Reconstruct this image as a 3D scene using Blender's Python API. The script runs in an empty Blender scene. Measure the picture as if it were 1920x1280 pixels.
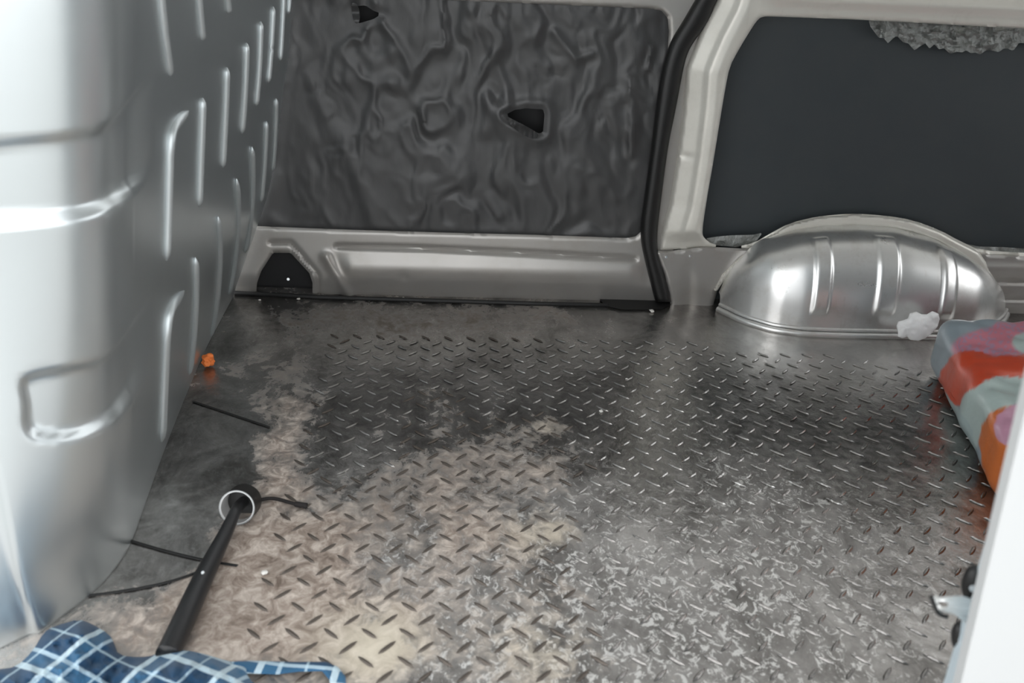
import bpy, bmesh, math, random
import numpy as np
from mathutils import Vector, Matrix, noise
from mathutils.bvhtree import BVHTree
random.seed(4)
C = bpy.context.scene.collection
# ---------------------------------------------------------------- camera, world, lights, exposure
H = 0.90                       # height of the lens above the load floor (m)
F = 1700.0                     # focal length in pixels of the 1920 px frame
vY = np.array([850-960, 640+190, -F]); vY /= np.linalg.norm(vY)
_s = .057; _t = (110*110+830*830+F*F)/(110+830*_s)
vX = np.array([850+_t-960, 640-(-190+_s*_t), -F]); vX -= vY*vX.dot(vY); vX /= np.linalg.norm(vX)
vZ = np.cross(vX, vY)
RW = np.array([vX, vY, vZ])    # camera vector -> world vector
cam_d = bpy.data.cameras.new('camera'); cam = bpy.data.objects.new('camera', cam_d); C.objects.link(cam)
cam_d.sensor_width = 36; cam_d.lens = F/1920*36; cam_d.clip_start = .02; cam_d.clip_end = 60
M = Matrix([list(RW[0])+[0], list(RW[1])+[0], list(RW[2])+[H], [0, 0, 0, 1]])
cam.matrix_world = M
cam_d.dof.use_dof = True; cam_d.dof.focus_distance = 1.9; cam_d.dof.aperture_fstop = 4.5
bpy.context.scene.camera = cam
vs = bpy.context.scene.view_settings
bpy.context.scene.display_settings.display_device = 'sRGB'
vs.view_transform = 'Standard'; vs.look = 'None'; vs.gamma = 1; vs.exposure = 0.50; vs.use_curve_mapping = False
w = bpy.data.worlds.new('sky'); bpy.context.scene.world = w; w.use_nodes = True
w.node_tree.nodes['Background'].inputs[0].default_value = (.97, .985, 1.0, 1)      # overcast daylight
w.node_tree.nodes['Background'].inputs[1].default_value = 1.9

def ray(px, py):
    v = RW @ np.array([px-960, 640-py, -F]); return v/np.linalg.norm(v)
def onfloor(px, py, z=0.0):
    r = ray(px, py); k = (z-H)/r[2]; return (k*r[0], k*r[1], z)
def onwall(px, py, y):
    r = ray(px, py); k = y/r[1]; return (k*r[0], y, H+k*r[2])
def project(p):
    d = RW.T @ (np.array(p)-np.array([0, 0, H])); return (960+F*d[0]/-d[2], 640-F*d[1]/-d[2])
YW = 2.085                     # far side of the load space

# ---------------------------------------------------------------- materials
def mat(name, col=(.5, .5, .5), rough=.5, metal=0.0, spec=.5, coat=0.0):
    m = bpy.data.materials.new(name); m.use_nodes = True
    b = m.node_tree.nodes['Principled BSDF']
    b.inputs['Base Color'].default_value = (*col, 1); b.inputs['Roughness'].default_value = rough
    b.inputs['Metallic'].default_value = metal; b.inputs['Specular IOR Level'].default_value = spec
    b.inputs['Coat Weight'].default_value = coat
    return m
def nd(m, typ, **kw):
    n = m.node_tree.nodes.new(typ)
    for k, v in kw.items():
        if k in n.inputs: n.inputs[k].default_value = v
        else: setattr(n, k, v)
    return n
def lk(m, a, b): m.node_tree.links.new(a, b)
def bsdf(m): return m.node_tree.nodes['Principled BSDF']
def noise_n(m, scale, detail=5, rough=.6, stretch=None, dist=0.0):
    tc = nd(m, 'ShaderNodeTexCoord')
    n = nd(m, 'ShaderNodeTexNoise', Scale=scale, Detail=detail, Roughness=rough, Distortion=dist)
    if stretch:
        mp = nd(m, 'ShaderNodeMapping'); mp.inputs['Scale'].default_value = stretch
        lk(m, tc.outputs['Object'], mp.inputs[0]); lk(m, mp.outputs[0], n.inputs['Vector'])
    else: lk(m, tc.outputs['Object'], n.inputs['Vector'])
    return n.outputs['Fac']
def ramp(m, fac, stops):
    r = nd(m, 'ShaderNodeValToRGB'); e = r.color_ramp.elements
    while len(e) < len(stops): e.new(.5)
    for el, (p, c) in zip(e, stops):
        el.position = p; el.color = (*c, 1) if len(c) == 3 else c
    lk(m, fac, r.inputs[0]); return r.outputs[0]
def bump(m, fac, strength, dist=.002):
    b = nd(m, 'ShaderNodeBump', Strength=strength, Distance=dist); lk(m, fac, b.inputs['Height'])
    lk(m, b.outputs[0], bsdf(m).inputs['Normal'])
def mix(m, fac, a, b, mode='MIX'):
    n = nd(m, 'ShaderNodeMix', data_type='RGBA', blend_type=mode)
    for sock, v in ((n.inputs[0], fac), (n.inputs[6], a), (n.inputs[7], b)):
        if isinstance(v, (int, float)): sock.default_value = v
        elif isinstance(v, tuple): sock.default_value = (*v, 1)
        else: lk(m, v, sock)
    return n.outputs[2]
def math_n(m, op, a, b=0.0, c=None, clamp=False):
    n = nd(m, 'ShaderNodeMath', operation=op); n.use_clamp = clamp
    for i, v in enumerate((a, b, c)):
        if v is None: continue
        if isinstance(v, (int, float)): n.inputs[i].default_value = v
        else: lk(m, v, n.inputs[i])
    return n.outputs[0]

def paint(name, col, metal, rough, dirt=(.28, .24, .19), amt=.25):
    m = mat(name, col, rough, metal)
    f = noise_n(m, 9, 8, .7); f2 = noise_n(m, 60, 4, .6, (1, 1, .35))
    d = ramp(m, f, [(.50, (0, 0, 0)), (.78, (1, 1, 1))])
    d2 = ramp(m, f2, [(.62, (0, 0, 0)), (.72, (1, 1, 1))])
    dd = math_n(m, 'MULTIPLY', math_n(m, 'MAXIMUM', d, math_n(m, 'MULTIPLY', d2, .35)), amt)
    lk(m, mix(m, dd, col, dirt), bsdf(m).inputs['Base Color'])
    lk(m, math_n(m, 'MULTIPLY_ADD', f, .15, rough-.07), bsdf(m).inputs['Roughness'])
    bump(m, f, .06, .004)
    return m
m_bulk = paint('bulkhead_paint', (.60, .64, .65), .87, .32, (.5, .52, .5), .04)
for n_ in m_bulk.node_tree.nodes:
    if n_.type == 'BUMP': n_.inputs['Strength'].default_value = .0
m_rib = paint('lit_ridge_paint', (.60, .64, .65), .75, .42, (.5, .52, .5), .04)  # same paint as the bulkhead, less metallic and rougher so ribs look door-lit
m_door = paint('door_paint', (.40, .385, .365), .5, .36, amt=.35)
m_pillar = paint('pillar_paint', (.74, .72, .66), .25, .34, amt=.22)
m_arch = paint('arch_paint', (.80, .80, .79), .85, .29, (.33, .27, .2), .45)
m_rubber = mat('rubber', (.008, .008, .008), .45)
m_black = mat('black_void', (.006, .006, .007), .6)
m_skin = mat('slate_lining', (.030, .036, .041), .55)
_f = noise_n(m_skin, 14, 6, .6); lk(m_skin, mix(m_skin, _f, (.034, .043, .050), (.048, .055, .058)), bsdf(m_skin).inputs['Base Color'])
m_film = mat('black_film', (.034, .034, .035), .38, 0, .55)
_f = noise_n(m_film, 22, 6, .65, (1, 1, .5)); bump(m_film, _f, .16, .005)
lk(m_film, mix(m_film, noise_n(m_film, 5, 4, .6), (.032, .032, .034), (.062, .062, .062)), bsdf(m_film).inputs['Base Color'])
lk(m_film, math_n(m_film, 'MULTIPLY_ADD', noise_n(m_film, 7, 5, .6), .35, .22), bsdf(m_film).inputs['Roughness'])
m_foil = mat('torn_foil', (.27, .28, .27), .32, .6); bump(m_foil, noise_n(m_foil, 90, 5), .8, .006)
m_white = mat('white_panel', (.50, .51, .51), .45)
m_whiteside = mat('pale_blue_edge', (.56, .65, .70), .35)
m_chrome = mat('chrome', (.75, .76, .76), .22, 1.0)
m_paper = mat('tissue_paper', (.95, .95, .95), .8); bsdf(m_paper).inputs['Subsurface Weight'].default_value = .2; bsdf(m_paper).inputs['Subsurface Radius'].default_value = (.02, .02, .02); bump(m_paper, noise_n(m_paper, 70, 5), .35, .004)
m_rod = mat('black_rod', (.012, .012, .013), .35)
m_cord = mat('black_cord', (.012, .010, .010), .8)
m_orange = mat('orange_foam', (.85, .22, .05), .7); bump(m_orange, noise_n(m_orange, 200, 3), .6, .003)
m_chip = mat('pale_chip', (.8, .78, .74), .4)
m_roof = mat('roof_lining', (.80, .80, .78), .7)
m_side = mat('side_lining', (.20, .21, .21), .7)
m_ground = mat('road', (.30, .30, .29), .9)
lk(m_ground, mix(m_ground, noise_n(m_ground, 40, 6), (.36, .36, .35), (.52, .52, .50)), bsdf(m_ground).inputs['Base Color'])
m_seam = mat('seam_black', (.012, .012, .012), .6)

# chequer plate: bright worn steel under dust whose spread is stored per vertex
def plate_material(name, dusty=True):
    m = mat(name, (.4, .4, .4), .35, .9, .3)
    n1 = noise_n(m, 10, 9, .72, (1, .7, 1), .6); n2 = noise_n(m, 38, 7, .7, None, .8); n3 = noise_n(m, 3, 4, .5)
    n4 = noise_n(m, 60, 6, .75, (1, .8, 1), 1.2)
    steel = mix(m, ramp(m, n1, [(.35, (0, 0, 0)), (.68, (1, 1, 1))]), (.19, .180, .170), (.56, .54, .52))
    sc = ramp(m, n4, [(.53, (0, 0, 0)), (.60, (1, 1, 1))])
    at = nd(m, 'ShaderNodeAttribute', attribute_name='scuff')
    scm = math_n(m, 'MULTIPLY', sc, at.outputs['Fac'])
    steel = mix(m, scm, steel, (.88, .87, .85))
    po = nd(m, 'ShaderNodeAttribute', attribute_name='reflection_gloss'); steel = mix(m, math_n(m, 'MULTIPLY', po.outputs['Fac'], .55), steel, (.66, .645, .625))  # glossier steel, also lightened to paint in the pillar and arch reflections
    if not dusty: steel = mix(m, .2, steel, (.13, .125, .12))
    a = nd(m, 'ShaderNodeAttribute', attribute_name='dust')
    v = math_n(m, 'ADD', math_n(m, 'MULTIPLY_ADD', n1, 2.6, -1.3), math_n(m, 'MULTIPLY_ADD', n2, 1.5, -.75))
    v = math_n(m, 'ADD', v, a.outputs['Fac'])
    dm = ramp(m, v, [(.20, (0, 0, 0)), (.45, (.45, .45, .45)), (.85, (1, 1, 1))])
    if not dusty: dm = math_n(m, 'MULTIPLY', dm, .10)
    dustc = ramp(m, n2, [(.32, (.15, .112, .090)), (.47, (.34, .278, .235)), (.66, (.64, .565, .50))])
    y = nd(m, 'ShaderNodeAttribute', attribute_name='yellow')
    dustc = mix(m, y.outputs['Fac'], dustc, (.68, .62, .50))
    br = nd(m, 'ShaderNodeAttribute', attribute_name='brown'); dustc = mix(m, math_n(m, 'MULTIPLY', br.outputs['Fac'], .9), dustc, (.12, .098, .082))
    lk(m, mix(m, dm, steel, dustc), bsdf(m).inputs['Base Color'])
    lk(m, math_n(m, 'MULTIPLY_ADD', dm, -.85, .9, True), bsdf(m).inputs['Metallic'])
    r = math_n(m, 'ADD', math_n(m, 'MULTIPLY', dm, .35), math_n(m, 'MULTIPLY', math_n(m, 'MULTIPLY_ADD', n1, .30, .02), math_n(m, 'MULTIPLY_ADD', po.outputs['Fac'], -.6, 1.0)))
    lk(m, r, bsdf(m).inputs['Roughness'])
    r = math_n(m, 'ADD', r, math_n(m, 'MULTIPLY', at.outputs['Fac'], .16)); lk(m, r, bsdf(m).inputs['Roughness'])
    bump(m, math_n(m, 'ADD', n2, math_n(m, 'MULTIPLY', n4, .5)), .30, .003)
    return m
m_floor = plate_material('worn_chequer_plate')
m_tread = plate_material('tread_steel', False)
m_treadd = mat('stained_tread', (.085, .070, .058), .42, .55)
lk(m_treadd, mix(m_treadd, noise_n(m_treadd, 60, 5), (.05, .042, .036), (.16, .135, .115)), bsdf(m_treadd).inputs['Base Color'])

# ---------------------------------------------------------------- helpers
def link(name, me, m, parent=None, smooth=True, kind=None, label=None):
    o = bpy.data.objects.new(name, me); C.objects.link(o)
    if m is not None and not me.materials: me.materials.append(m)
    if smooth:
        me.polygons.foreach_set('use_smooth', [True]*len(me.polygons))
    if parent is not None: o.parent = parent
    if kind: o['kind'] = kind
    if label: o['label'] = label
    return o
def mesh(name, V, Fc):
    me = bpy.data.meshes.new(name); me.from_pydata([tuple(map(float, v)) for v in V], [], Fc); me.update(); return me
def tag(o, label, cat, group=None):
    o['label'] = label; o['category'] = cat
    if group: o['group'] = group
    return o
def empty(name, loc, kind=None):
    o = bpy.data.objects.new(name, None); C.objects.link(o); o.location = loc
    o.empty_display_size = .05
    if kind: o['kind'] = kind
    return o
def keep_parent(o, p):
    o.parent = p; o.matrix_parent_inverse = Matrix.Translation(p.location).inverted(); return o
def smooth_poly(P, n=3):
    P = np.array(P, float)
    for _ in range(n):
        Q = np.roll(P, -1, 0); P = np.stack([P*.75+Q*.25, P*.25+Q*.75], 1).reshape(-1, 2)
    return P
def chaikin_open(P, n=3):
    P = np.array(P, float)
    for _ in range(n):
        A, B = P[:-1], P[1:]
        Q = np.stack([A*.75+B*.25, A*.25+B*.75], 1).reshape(-1, P.shape[1])
        P = np.vstack([P[:1], Q, P[-1:]])
    return P
def seg_closest(pts, poly, closed=True):
    A = np.array(poly, float); B = np.roll(A, -1, 0)
    if not closed: A, B = A[:-1], B[:-1]
    best = np.full(len(pts), 1e18); bp = np.zeros_like(pts)
    for a, b in zip(A, B):
        d = b-a; L = (d*d).sum()+1e-12
        t = np.clip(((pts-a)@d)/L, 0, 1); q = a+t[:, None]*d
        dd = ((pts-q)**2).sum(1); k = dd < best; best[k] = dd[k]; bp[k] = q[k]
    return np.sqrt(best), bp
def inside(pts, poly):
    A = np.array(poly, float); B = np.roll(A, -1, 0); r = np.zeros(len(pts), bool)
    x, y = pts[:, 0], pts[:, 1]
    for (x0, y0), (x1, y1) in zip(A, B):
        if y0 == y1: continue
        c = ((y0 > y) != (y1 > y)) & (x < (x1-x0)*(y-y0)/(y1-y0)+x0); r ^= c
    return r
def sdist(pts, poly):
    d, q = seg_closest(pts, poly); return np.where(inside(pts, poly), d, -d), q
def sheet(name, outer, holes, depth, step, mapper, m, parent=None, rim=.012, edge_r=0, kind=None, label=None, smooth=True, attrs=None):
    """pressed sheet: grid clipped to an outline with holes, vertices snapped onto the contours, then rims folded back"""
    outer = np.array(outer, float); lo, hi = outer.min(0)-step, outer.max(0)+step
    nx, ny = int((hi[0]-lo[0])/step)+2, int((hi[1]-lo[1])/step)+2
    gx, gy = np.meshgrid(lo[0]+np.arange(nx)*step, lo[1]+np.arange(ny)*step)
    P = np.stack([gx.ravel(), gy.ravel()], 1)
    sd, q = sdist(P, outer)
    for h in holes:
        s2, q2 = sdist(P, h); s2 = -s2; k = s2 < sd; sd = np.where(k, s2, sd); q[k] = q2[k]
    near = np.abs(sd) < step*.72
    P[near] = q[near]; ok = sd > -step*.72
    sdc = np.where(near, 0, sd)
    I = np.arange(nx*ny).reshape(ny, nx)
    quads = np.stack([I[:-1, :-1], I[:-1, 1:], I[1:, 1:], I[1:, :-1]], -1).reshape(-1, 4)
    allin = ok[quads].all(1) & (~near[quads].all(1) | (sd[quads].mean(1) > 0)); quads = quads[allin]
    used = np.unique(quads); remap = -np.ones(nx*ny, int); remap[used] = np.arange(len(used))
    P = P[used]; sdc = sdc[used]; quads = remap[quads]
    D = depth(P, sdc) if depth else np.zeros(len(P))
    if edge_r:
        t = np.clip(sdc/edge_r, 0, 1); D = D-(1-np.sqrt(1-(1-t)**2))*.006
    V = [mapper(p[0], p[1], d) for p, d in zip(P, D)]
    bm = bmesh.new(); vv = [bm.verts.new(v) for v in V]
    for qd in quads:
        ids = []
        for i in qd:
            if int(i) not in ids: ids.append(int(i))
        if len(ids) >= 3:
            try: bm.faces.new([vv[i] for i in ids])
            except ValueError: pass
    nv = len(vv)
    bm.verts.index_update()
    if rim:
        be = [e for e in bm.edges if len(e.link_faces) == 1]
        back = {}
        for e in be:
            for v in e.verts:
                if v.index not in back:
                    p = P[v.index]; back[v.index] = bm.verts.new(mapper(p[0], p[1], D[v.index]-rim))
        for e in be:
            a, b = e.verts
            try: bm.faces.new([a, b, back[b.index], back[a.index]])
            except ValueError: pass
    bmesh.ops.remove_doubles(bm, verts=bm.verts, dist=1e-6)
    bmesh.ops.recalc_face_normals(bm, faces=bm.faces)
    me = bpy.data.meshes.new(name); bm.to_mesh(me); bm.free()
    o = link(name, me, m, parent, smooth, kind, label)
    if smooth:
        try: me.set_sharp_from_angle(angle=math.radians(50))
        except Exception: pass
    return o
def wallmap(y0):
    return lambda px, py, d: onwall(px, py, y0-d)
def ss(x, a, b):
    t = np.clip((x-a)/(b-a), 0, 1); return t*t*(3-2*t)
def tube(name, pts, rad, m, parent=None, n=10, label=None, cap=True, flat=None, kind=None):
    pts = [Vector(p) for p in pts]; N = len(pts)
    if isinstance(rad, (int, float)): rad = [rad]*N
    V, Fc = [], []; up = Vector((0.03, .02, 1))
    for i, p in enumerate(pts):
        t = (pts[min(i+1, N-1)]-pts[max(i-1, 0)]).normalized()
        a = t.cross(up)
        if a.length < .1: a = t.cross(Vector((0, 1, 0)))
        a.normalize(); b = a.cross(t).normalized()
        for k in range(n):
            an = 2*math.pi*k/n
            V.append(p+a*math.cos(an)*rad[i]+b*math.sin(an)*rad[i]*(flat or 1))
    for i in range(N-1):
        for k in range(n):
            Fc.append([i*n+k, i*n+(k+1) % n, (i+1)*n+(k+1) % n, (i+1)*n+k])
    if cap: Fc.append(list(range(n))[::-1]); Fc.append([(N-1)*n+k for k in range(n)])
    me = mesh(name, V, Fc); return link(name, me, m, parent, True, kind, label)
def box(name, x0, x1, y0, y1, z0, z1, m, parent=None, kind=None, bev=0):
    bm = bmesh.new(); bmesh.ops.create_cube(bm, size=1)
    for v in bm.verts:
        v.co = Vector((x0+(v.co.x+.5)*(x1-x0), y0+(v.co.y+.5)*(y1-y0), z0+(v.co.z+.5)*(z1-z0)))
    if bev: bmesh.ops.bevel(bm, geom=bm.edges[:], offset=bev, segments=2, affect='EDGES')
    me = bpy.data.meshes.new(name); bm.to_mesh(me); bm.free()
    return link(name, me, m, parent, False, kind)
def fbm(x, y, z=0, o=4):
    return noise.fractal(Vector((x, y, z)), .6, 2.1, o)
def prism(name, near_pts, far_pts, m, parent=None, label=None):
    n = len(near_pts); V = list(near_pts)+list(far_pts)
    Fc = [list(range(n)), list(range(n, 2*n))[::-1]]+[[i, (i+1) % n, n+(i+1) % n, n+i][::-1] for i in range(n)]
    bm = bmesh.new(); vv = [bm.verts.new(v) for v in V]
    for f in Fc: bm.faces.new([vv[i] for i in f])
    bmesh.ops.recalc_face_normals(bm, faces=bm.faces)
    me = bpy.data.meshes.new(name); bm.to_mesh(me); bm.free(); return link(name, me, m, parent, False, None, label)
def cyl(name, c, axis, r, h, m, parent=None, n=24, bev=0, r2=None, label=None):
    bm = bmesh.new(); bmesh.ops.create_cone(bm, cap_ends=True, segments=n, radius1=r, radius2=r if r2 is None else r2, depth=h)
    if bev:
        bmesh.ops.bevel(bm, geom=[e for e in bm.edges if abs(e.verts[0].co.z-e.verts[1].co.z) < 1e-6], offset=bev, segments=2, affect='EDGES')
    q = Vector((0, 0, 1)).rotation_difference(Vector(axis).normalized())
    bm.transform(Matrix.Translation(Vector(c)) @ q.to_matrix().to_4x4())
    me = bpy.data.meshes.new(name); bm.to_mesh(me); bm.free()
    o = link(name, me, m, parent, True, None, label)
    try: me.set_sharp_from_angle(angle=math.radians(40))
    except Exception: pass
    return o

# ---------------------------------------------------------------- the shell around the view (unseen, shapes the light)
box('ceiling', -1.6, 2.9, .46, 2.3, 1.30, 1.34, m_roof, kind='structure')
box('wall_right', 2.86, 2.90, .40, 2.3, -.05, .55, m_side, kind='structure')
box('wall_near', .98, 2.9, .36, .40, -.05, 1.34, m_side, kind='structure')
box('ground', -8, 8, -8, 8, -.62, -.58, m_ground, kind='structure')

# ---------------------------------------------------------------- floor
fl_x = np.arange(-.75, 2.861, .03); fl_y = np.arange(.40, 2.16, .03)
DUST = [  # px, py, radius (m), amount
 (540,690,.11,.45),(545,760,.06,.8),(520,830,.07,.9),(510,900,.06,1.0),(500,985,.08,.9),(480,1070,.10,1.0),(430,1170,.12,.8),(560,1130,.09,.6),(250,1150,.1,.4),
 (620,1010,.08,.5),(720,930,.10,.45),(850,870,.13,.35),(950,860,.10,.4),(1030,800,.045,.9),(1060,880,.06,.55),(1045,1000,.05,1.1),(950,1010,.05,.5),(860,960,.10,.4),
 (800,1050,.12,.35),(640,1180,.10,.5),(710,1210,.06,.9),(1030,1230,.07,.8),(1060,1110,.04,.7),(1000,1060,.06,.5),(880,1200,.12,.25),(820,740,.07,.35),(950,720,.05,.3),
 (560,590,.12,.35),(700,600,.15,.5),(900,600,.15,.55),(1090,600,.12,.5),(1200,620,.05,-.4),(1390,895,.05,.5),(1530,990,.05,.35),(1180,770,.04,.25),(1250,585,.08,.2),
 (660,850,.06,-1.1),(700,680,.10,-.6),(880,680,.10,-.7),(1000,700,.10,-.5),(1120,700,.10,-.8),(1170,800,.08,-.6),(1190,960,.1,-.5),(1140,1060,.08,-.5),
 (350,870,.09,-1.2),(330,950,.07,-1.1),(300,1050,.05,-1.2),(390,800,.06,-.8),(600,720,.05,-.4),(1350,740,.2,-.5),(1600,800,.2,-.6),(1500,1100,.25,-.4),(1300,1000,.1,-.4),(480,600,.08,-.2),(1700,950,.2,-.4)]
YEL = [(1030,1000,.06,.6),(705,1210,.07,.8),(1030,1225,.08,.6),(1030,800,.05,.4)]
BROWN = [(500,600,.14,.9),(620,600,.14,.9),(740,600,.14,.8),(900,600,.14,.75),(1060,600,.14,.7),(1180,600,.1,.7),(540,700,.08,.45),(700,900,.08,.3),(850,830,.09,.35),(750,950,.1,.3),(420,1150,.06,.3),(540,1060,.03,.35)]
SCUFF = [(1390,895,.08,1.),(1500,960,.1,.6),(1150,1170,.12,1.),(1250,1230,.12,1.),(950,1230,.12,.6),(1400,1150,.15,.8),(1500,1250,.15,.7),(1200,1100,.1,.6),(1000,680,.05,.3),(1300,800,.12,.5),(1380,1020,.15,.5),(1050,1000,.12,.5),(1000,1180,.15,.6),(800,1000,.15,.4),(1000,850,.1,.5),(1650,1000,.15,.4),(900,1100,.2,.4),(1100,920,.08,.5)]
def blobs(x, y, L, base=0.0):
    v = base
    for px, py, r, a in L:
        c = onfloor(px, py); v = v+a*np.exp(-((x-c[0])**2+(y-c[1])**2)/(r*r))
    return v
def dust_at(x, y):
    return blobs(x, y, DUST, .0)*.9-.25*ss(x, .15, .6)
def add_floor_attrs(me):
    n = len(me.vertices); co = np.zeros(n*3); me.vertices.foreach_get('co', co); co = co.reshape(-1, 3)
    for nm, v in (('dust', dust_at(co[:, 0], co[:, 1])), ('yellow', blobs(co[:, 0], co[:, 1], YEL)), ('brown', np.clip(blobs(co[:, 0], co[:, 1], BROWN), 0, 1)), ('reflection_gloss', np.clip(blobs(co[:, 0], co[:, 1], [(1262,640,.10,.9),(1262,720,.10,.7),(1550,665,.16,.8),(1400,640,.14,.6),(1690,665,.14,.7),(1150,600,.12,.4),(1240,860,.1,.5),(1220,1000,.1,.4)]), 0, 1)), ('scuff', blobs(co[:, 0], co[:, 1], SCUFF, .12))):
        a = me.attributes.new(nm, 'FLOAT', 'POINT'); a.data.foreach_set('value', np.clip(v, -2, 2).astype(np.float32))
V = []; Fc = []
for y in fl_y:
    for x in fl_x: V.append((x, y, .0012*fbm(x*2.3, y*2.3)*(1 if x > -.2 else .4)-.0008))
nx = len(fl_x); ny = len(fl_y)
for j in range(ny-1):
    for i in range(nx-1): Fc.append([j*nx+i, j*nx+i+1, (j+1)*nx+i+1, (j+1)*nx+i])
k = len(V); X0, X1, Y0, Y1 = fl_x[0], fl_x[-1], fl_y[0], fl_y[-1]
V += [(X0, Y0, -.03), (X1, Y0, -.03), (X1, Y1, -.03), (X0, Y1, -.03)]; Fc.append([k+3, k+2, k+1, k])
me = mesh('floor', V, Fc); add_floor_attrs(me)
floor = link('floor', me, m_floor, None, True, 'structure')
# treads: raised lens-shaped bars, two directions in turn
def tread_verts(L, W, h):
    base = [(-L, 0), (-L*.55, -W*.85), (0, -W), (L*.55, -W*.85), (L, 0), (L*.55, W*.85), (0, W), (-L*.55, W*.85)]
    V = [(x, y, 0) for x, y in base]+[(x*.72, y*.38, h) for x, y in base]
    Fc = [[i, (i+1) % 8, 8+(i+1) % 8, 8+i] for i in range(8)]+[[8+i for i in range(8)]]
    return V, Fc
tv, tf = tread_verts(.0155, .0031, .0020)
p = .0513; x0, y0 = onfloor(867, 989)[:2]
spots = []
for i in range(-8, 30):
    for j in range(-14, 17):
        for kk in (0, 1):
            x = x0+(i+.5*kk)*p; y = y0+(j+.5*kk)*p
            edge = -.255+.012*math.sin(y*30)
            if x < edge or y > 1.865-.05*(x > .6)-.12*ss(x, .9, 1.2) or y < .45 or x > 1.28: continue
            pp = project((x, y, 0)); vis = 0 < pp[0] < 1800 and pp[1] < 1275
            spots.append((not vis, y, x, kk))
spots.sort()
shared = []
for kk in (0, 1):
    pass
rest_V, rest_F, rest_M = [], [], []
tmesh = {}
for n_, (hid, y, x, kk) in enumerate(spots):
    a = math.radians(45 if kk == 0 else -42)+random.uniform(-.04, .04); s = random.uniform(.92, 1.06)
    if n_ < 300 and not hid:
        key = dust_at(np.array(x), np.array(y))+.12*fbm(x*12, y*12, 3, 3) > .12
        if key not in tmesh:
            me = mesh('tread', tv, tf); me.materials.append(m_treadd if key else m_tread)
            tmesh[key] = me
        o = bpy.data.objects.new('tread', tmesh[key]); C.objects.link(o); o.parent = floor
        o.location = (x, y, -.0002); o.rotation_euler = (0, 0, a); o.scale = (s, s, 1)
    else:
        ca, sa = math.cos(a)*s, math.sin(a)*s; b0 = len(rest_V)
        rest_V += [(x+vx*ca-vy*sa, y+vx*sa+vy*ca, vz-.0002) for vx, vy, vz in tv]
        rest_F += [[b0+i for i in f] for f in tf]
        rest_M += [int(dust_at(np.array(x), np.array(y))+.12*fbm(x*12, y*12, 3, 3) > .12)]*len(tf)
me = mesh('treads', rest_V, rest_F); add_floor_attrs(me)
o = link('treads', me, m_tread, floor, False, 'stuff'); me.materials.append(m_treadd); me.polygons.foreach_set('material_index', rest_M)
# seams of the plain plates at the foot of the bulkhead
for L in ([(362,752),(430,775),(505,800)], [(225,1007),(260,1018),(330,1038),(395,1052),(445,1060)], [(150,1118),(230,1108),(300,1095),(345,1082),(385,1066)]):
    P_ = chaikin_open([onfloor(*q, .0008) for q in L], 2)
    tube('seam', P_, [.0028]*len(P_), m_seam, floor, 6, flat=.35)

# ---------------------------------------------------------------- bulkhead (wall_left)
PL = [(-.520,2.075),(-.518,1.90),(-.517,1.80),(-.503,1.553),(-.488,1.359),(-.475,1.22),(-.467,1.14),(-.468,1.085),(-.482,1.02),(-.505,.97),(-.530,.925),(-.575,.885),(-.66,.85),(-.80,.83),(-1.0,.82),(-1.3,.82)]
pl = chaikin_open(PL, 3); dl = np.r_[0, np.cumsum(np.linalg.norm(np.diff(pl, axis=0), axis=1))]
ns = 330; sv = np.linspace(0, 1, ns); LT = 1.72
sv = sv*min(LT, dl[-1]); pl = np.stack([np.interp(sv, dl, pl[:, 0]), np.interp(sv, dl, pl[:, 1])], 1)
PB = chaikin_open([(-.467,1.14),(-.467,1.105),(-.475,1.065),(-.500,1.030),(-.540,1.005),(-.60,.985),(-.68,.972),(-.80,.968),(-1.0,.965),(-1.3,.965)], 3)
_dB = np.r_[0, np.cumsum(np.linalg.norm(np.diff(PB, axis=0), axis=1))]; _k = int(np.argmin(np.abs(pl[:, 1]-1.14)))
plB = pl.copy(); _q = sv-sv[_k]; plB[_k:] = np.stack([np.interp(_q[_k:], _dB, PB[:, 0]), np.interp(_q[_k:], _dB, PB[:, 1])], 1)
zs = np.linspace(-.004, 1.30, 170)
far_l = lambda z: np.interp(z, [0, .025, .185, .263, .363, .516, .584, .692, 1.3], [0, .013, .076, .106, .130, .157, .172, .183, .23])
near_l = lambda z: np.interp(z, [0, .376, .631, .777, 1.3], [0, .045, .078, .098, .15])
def ksm(f, z): return (f(max(z-.03, 0))+f(z)*2+f(z+.03))/4
Vb = []; Nrm = []
tg = np.gradient(pl, axis=0); tg /= np.linalg.norm(tg, axis=1)[:, None]
tgB = np.gradient(plB, axis=0); tgB /= np.linalg.norm(tgB, axis=1)[:, None]; tg = tg*.3+tgB*.7; tg /= np.linalg.norm(tg, axis=1)[:, None]
nrm = np.stack([-tg[:, 1], tg[:, 0]], 1)     # towards +x on the main face
if nrm[0][0] < 0: nrm = -nrm
for z in zs:
    fa, ne = ksm(far_l, z), ksm(near_l, z)
    kb = float(ss(np.array(z), -.1, .55))
    for (x, y), (xb, yb) in zip(pl, plB):
        t = min(max((y-1.1)/.95, 0), 1); Vb.append((x+(xb-x)*kb+fa*t+ne*(1-t), y+(yb-y)*kb, z))
Vb = np.array(Vb); NN = np.tile(nrm, (len(zs), 1))
PX = np.array([project(v) for v in Vb])
def recess(poly, wid, dep):
    global Vb
    sd, _ = sdist(PX, poly); f = ss(sd, -wid/2, wid/2)*dep; f[Vb[:, 1] > 1.32] = 0; f = f*(1-ss(PX[:, 0], 252, 292))
    Vb[:, 0] -= NN[:, 0]*f; Vb[:, 1] -= NN[:, 1]*f
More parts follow.
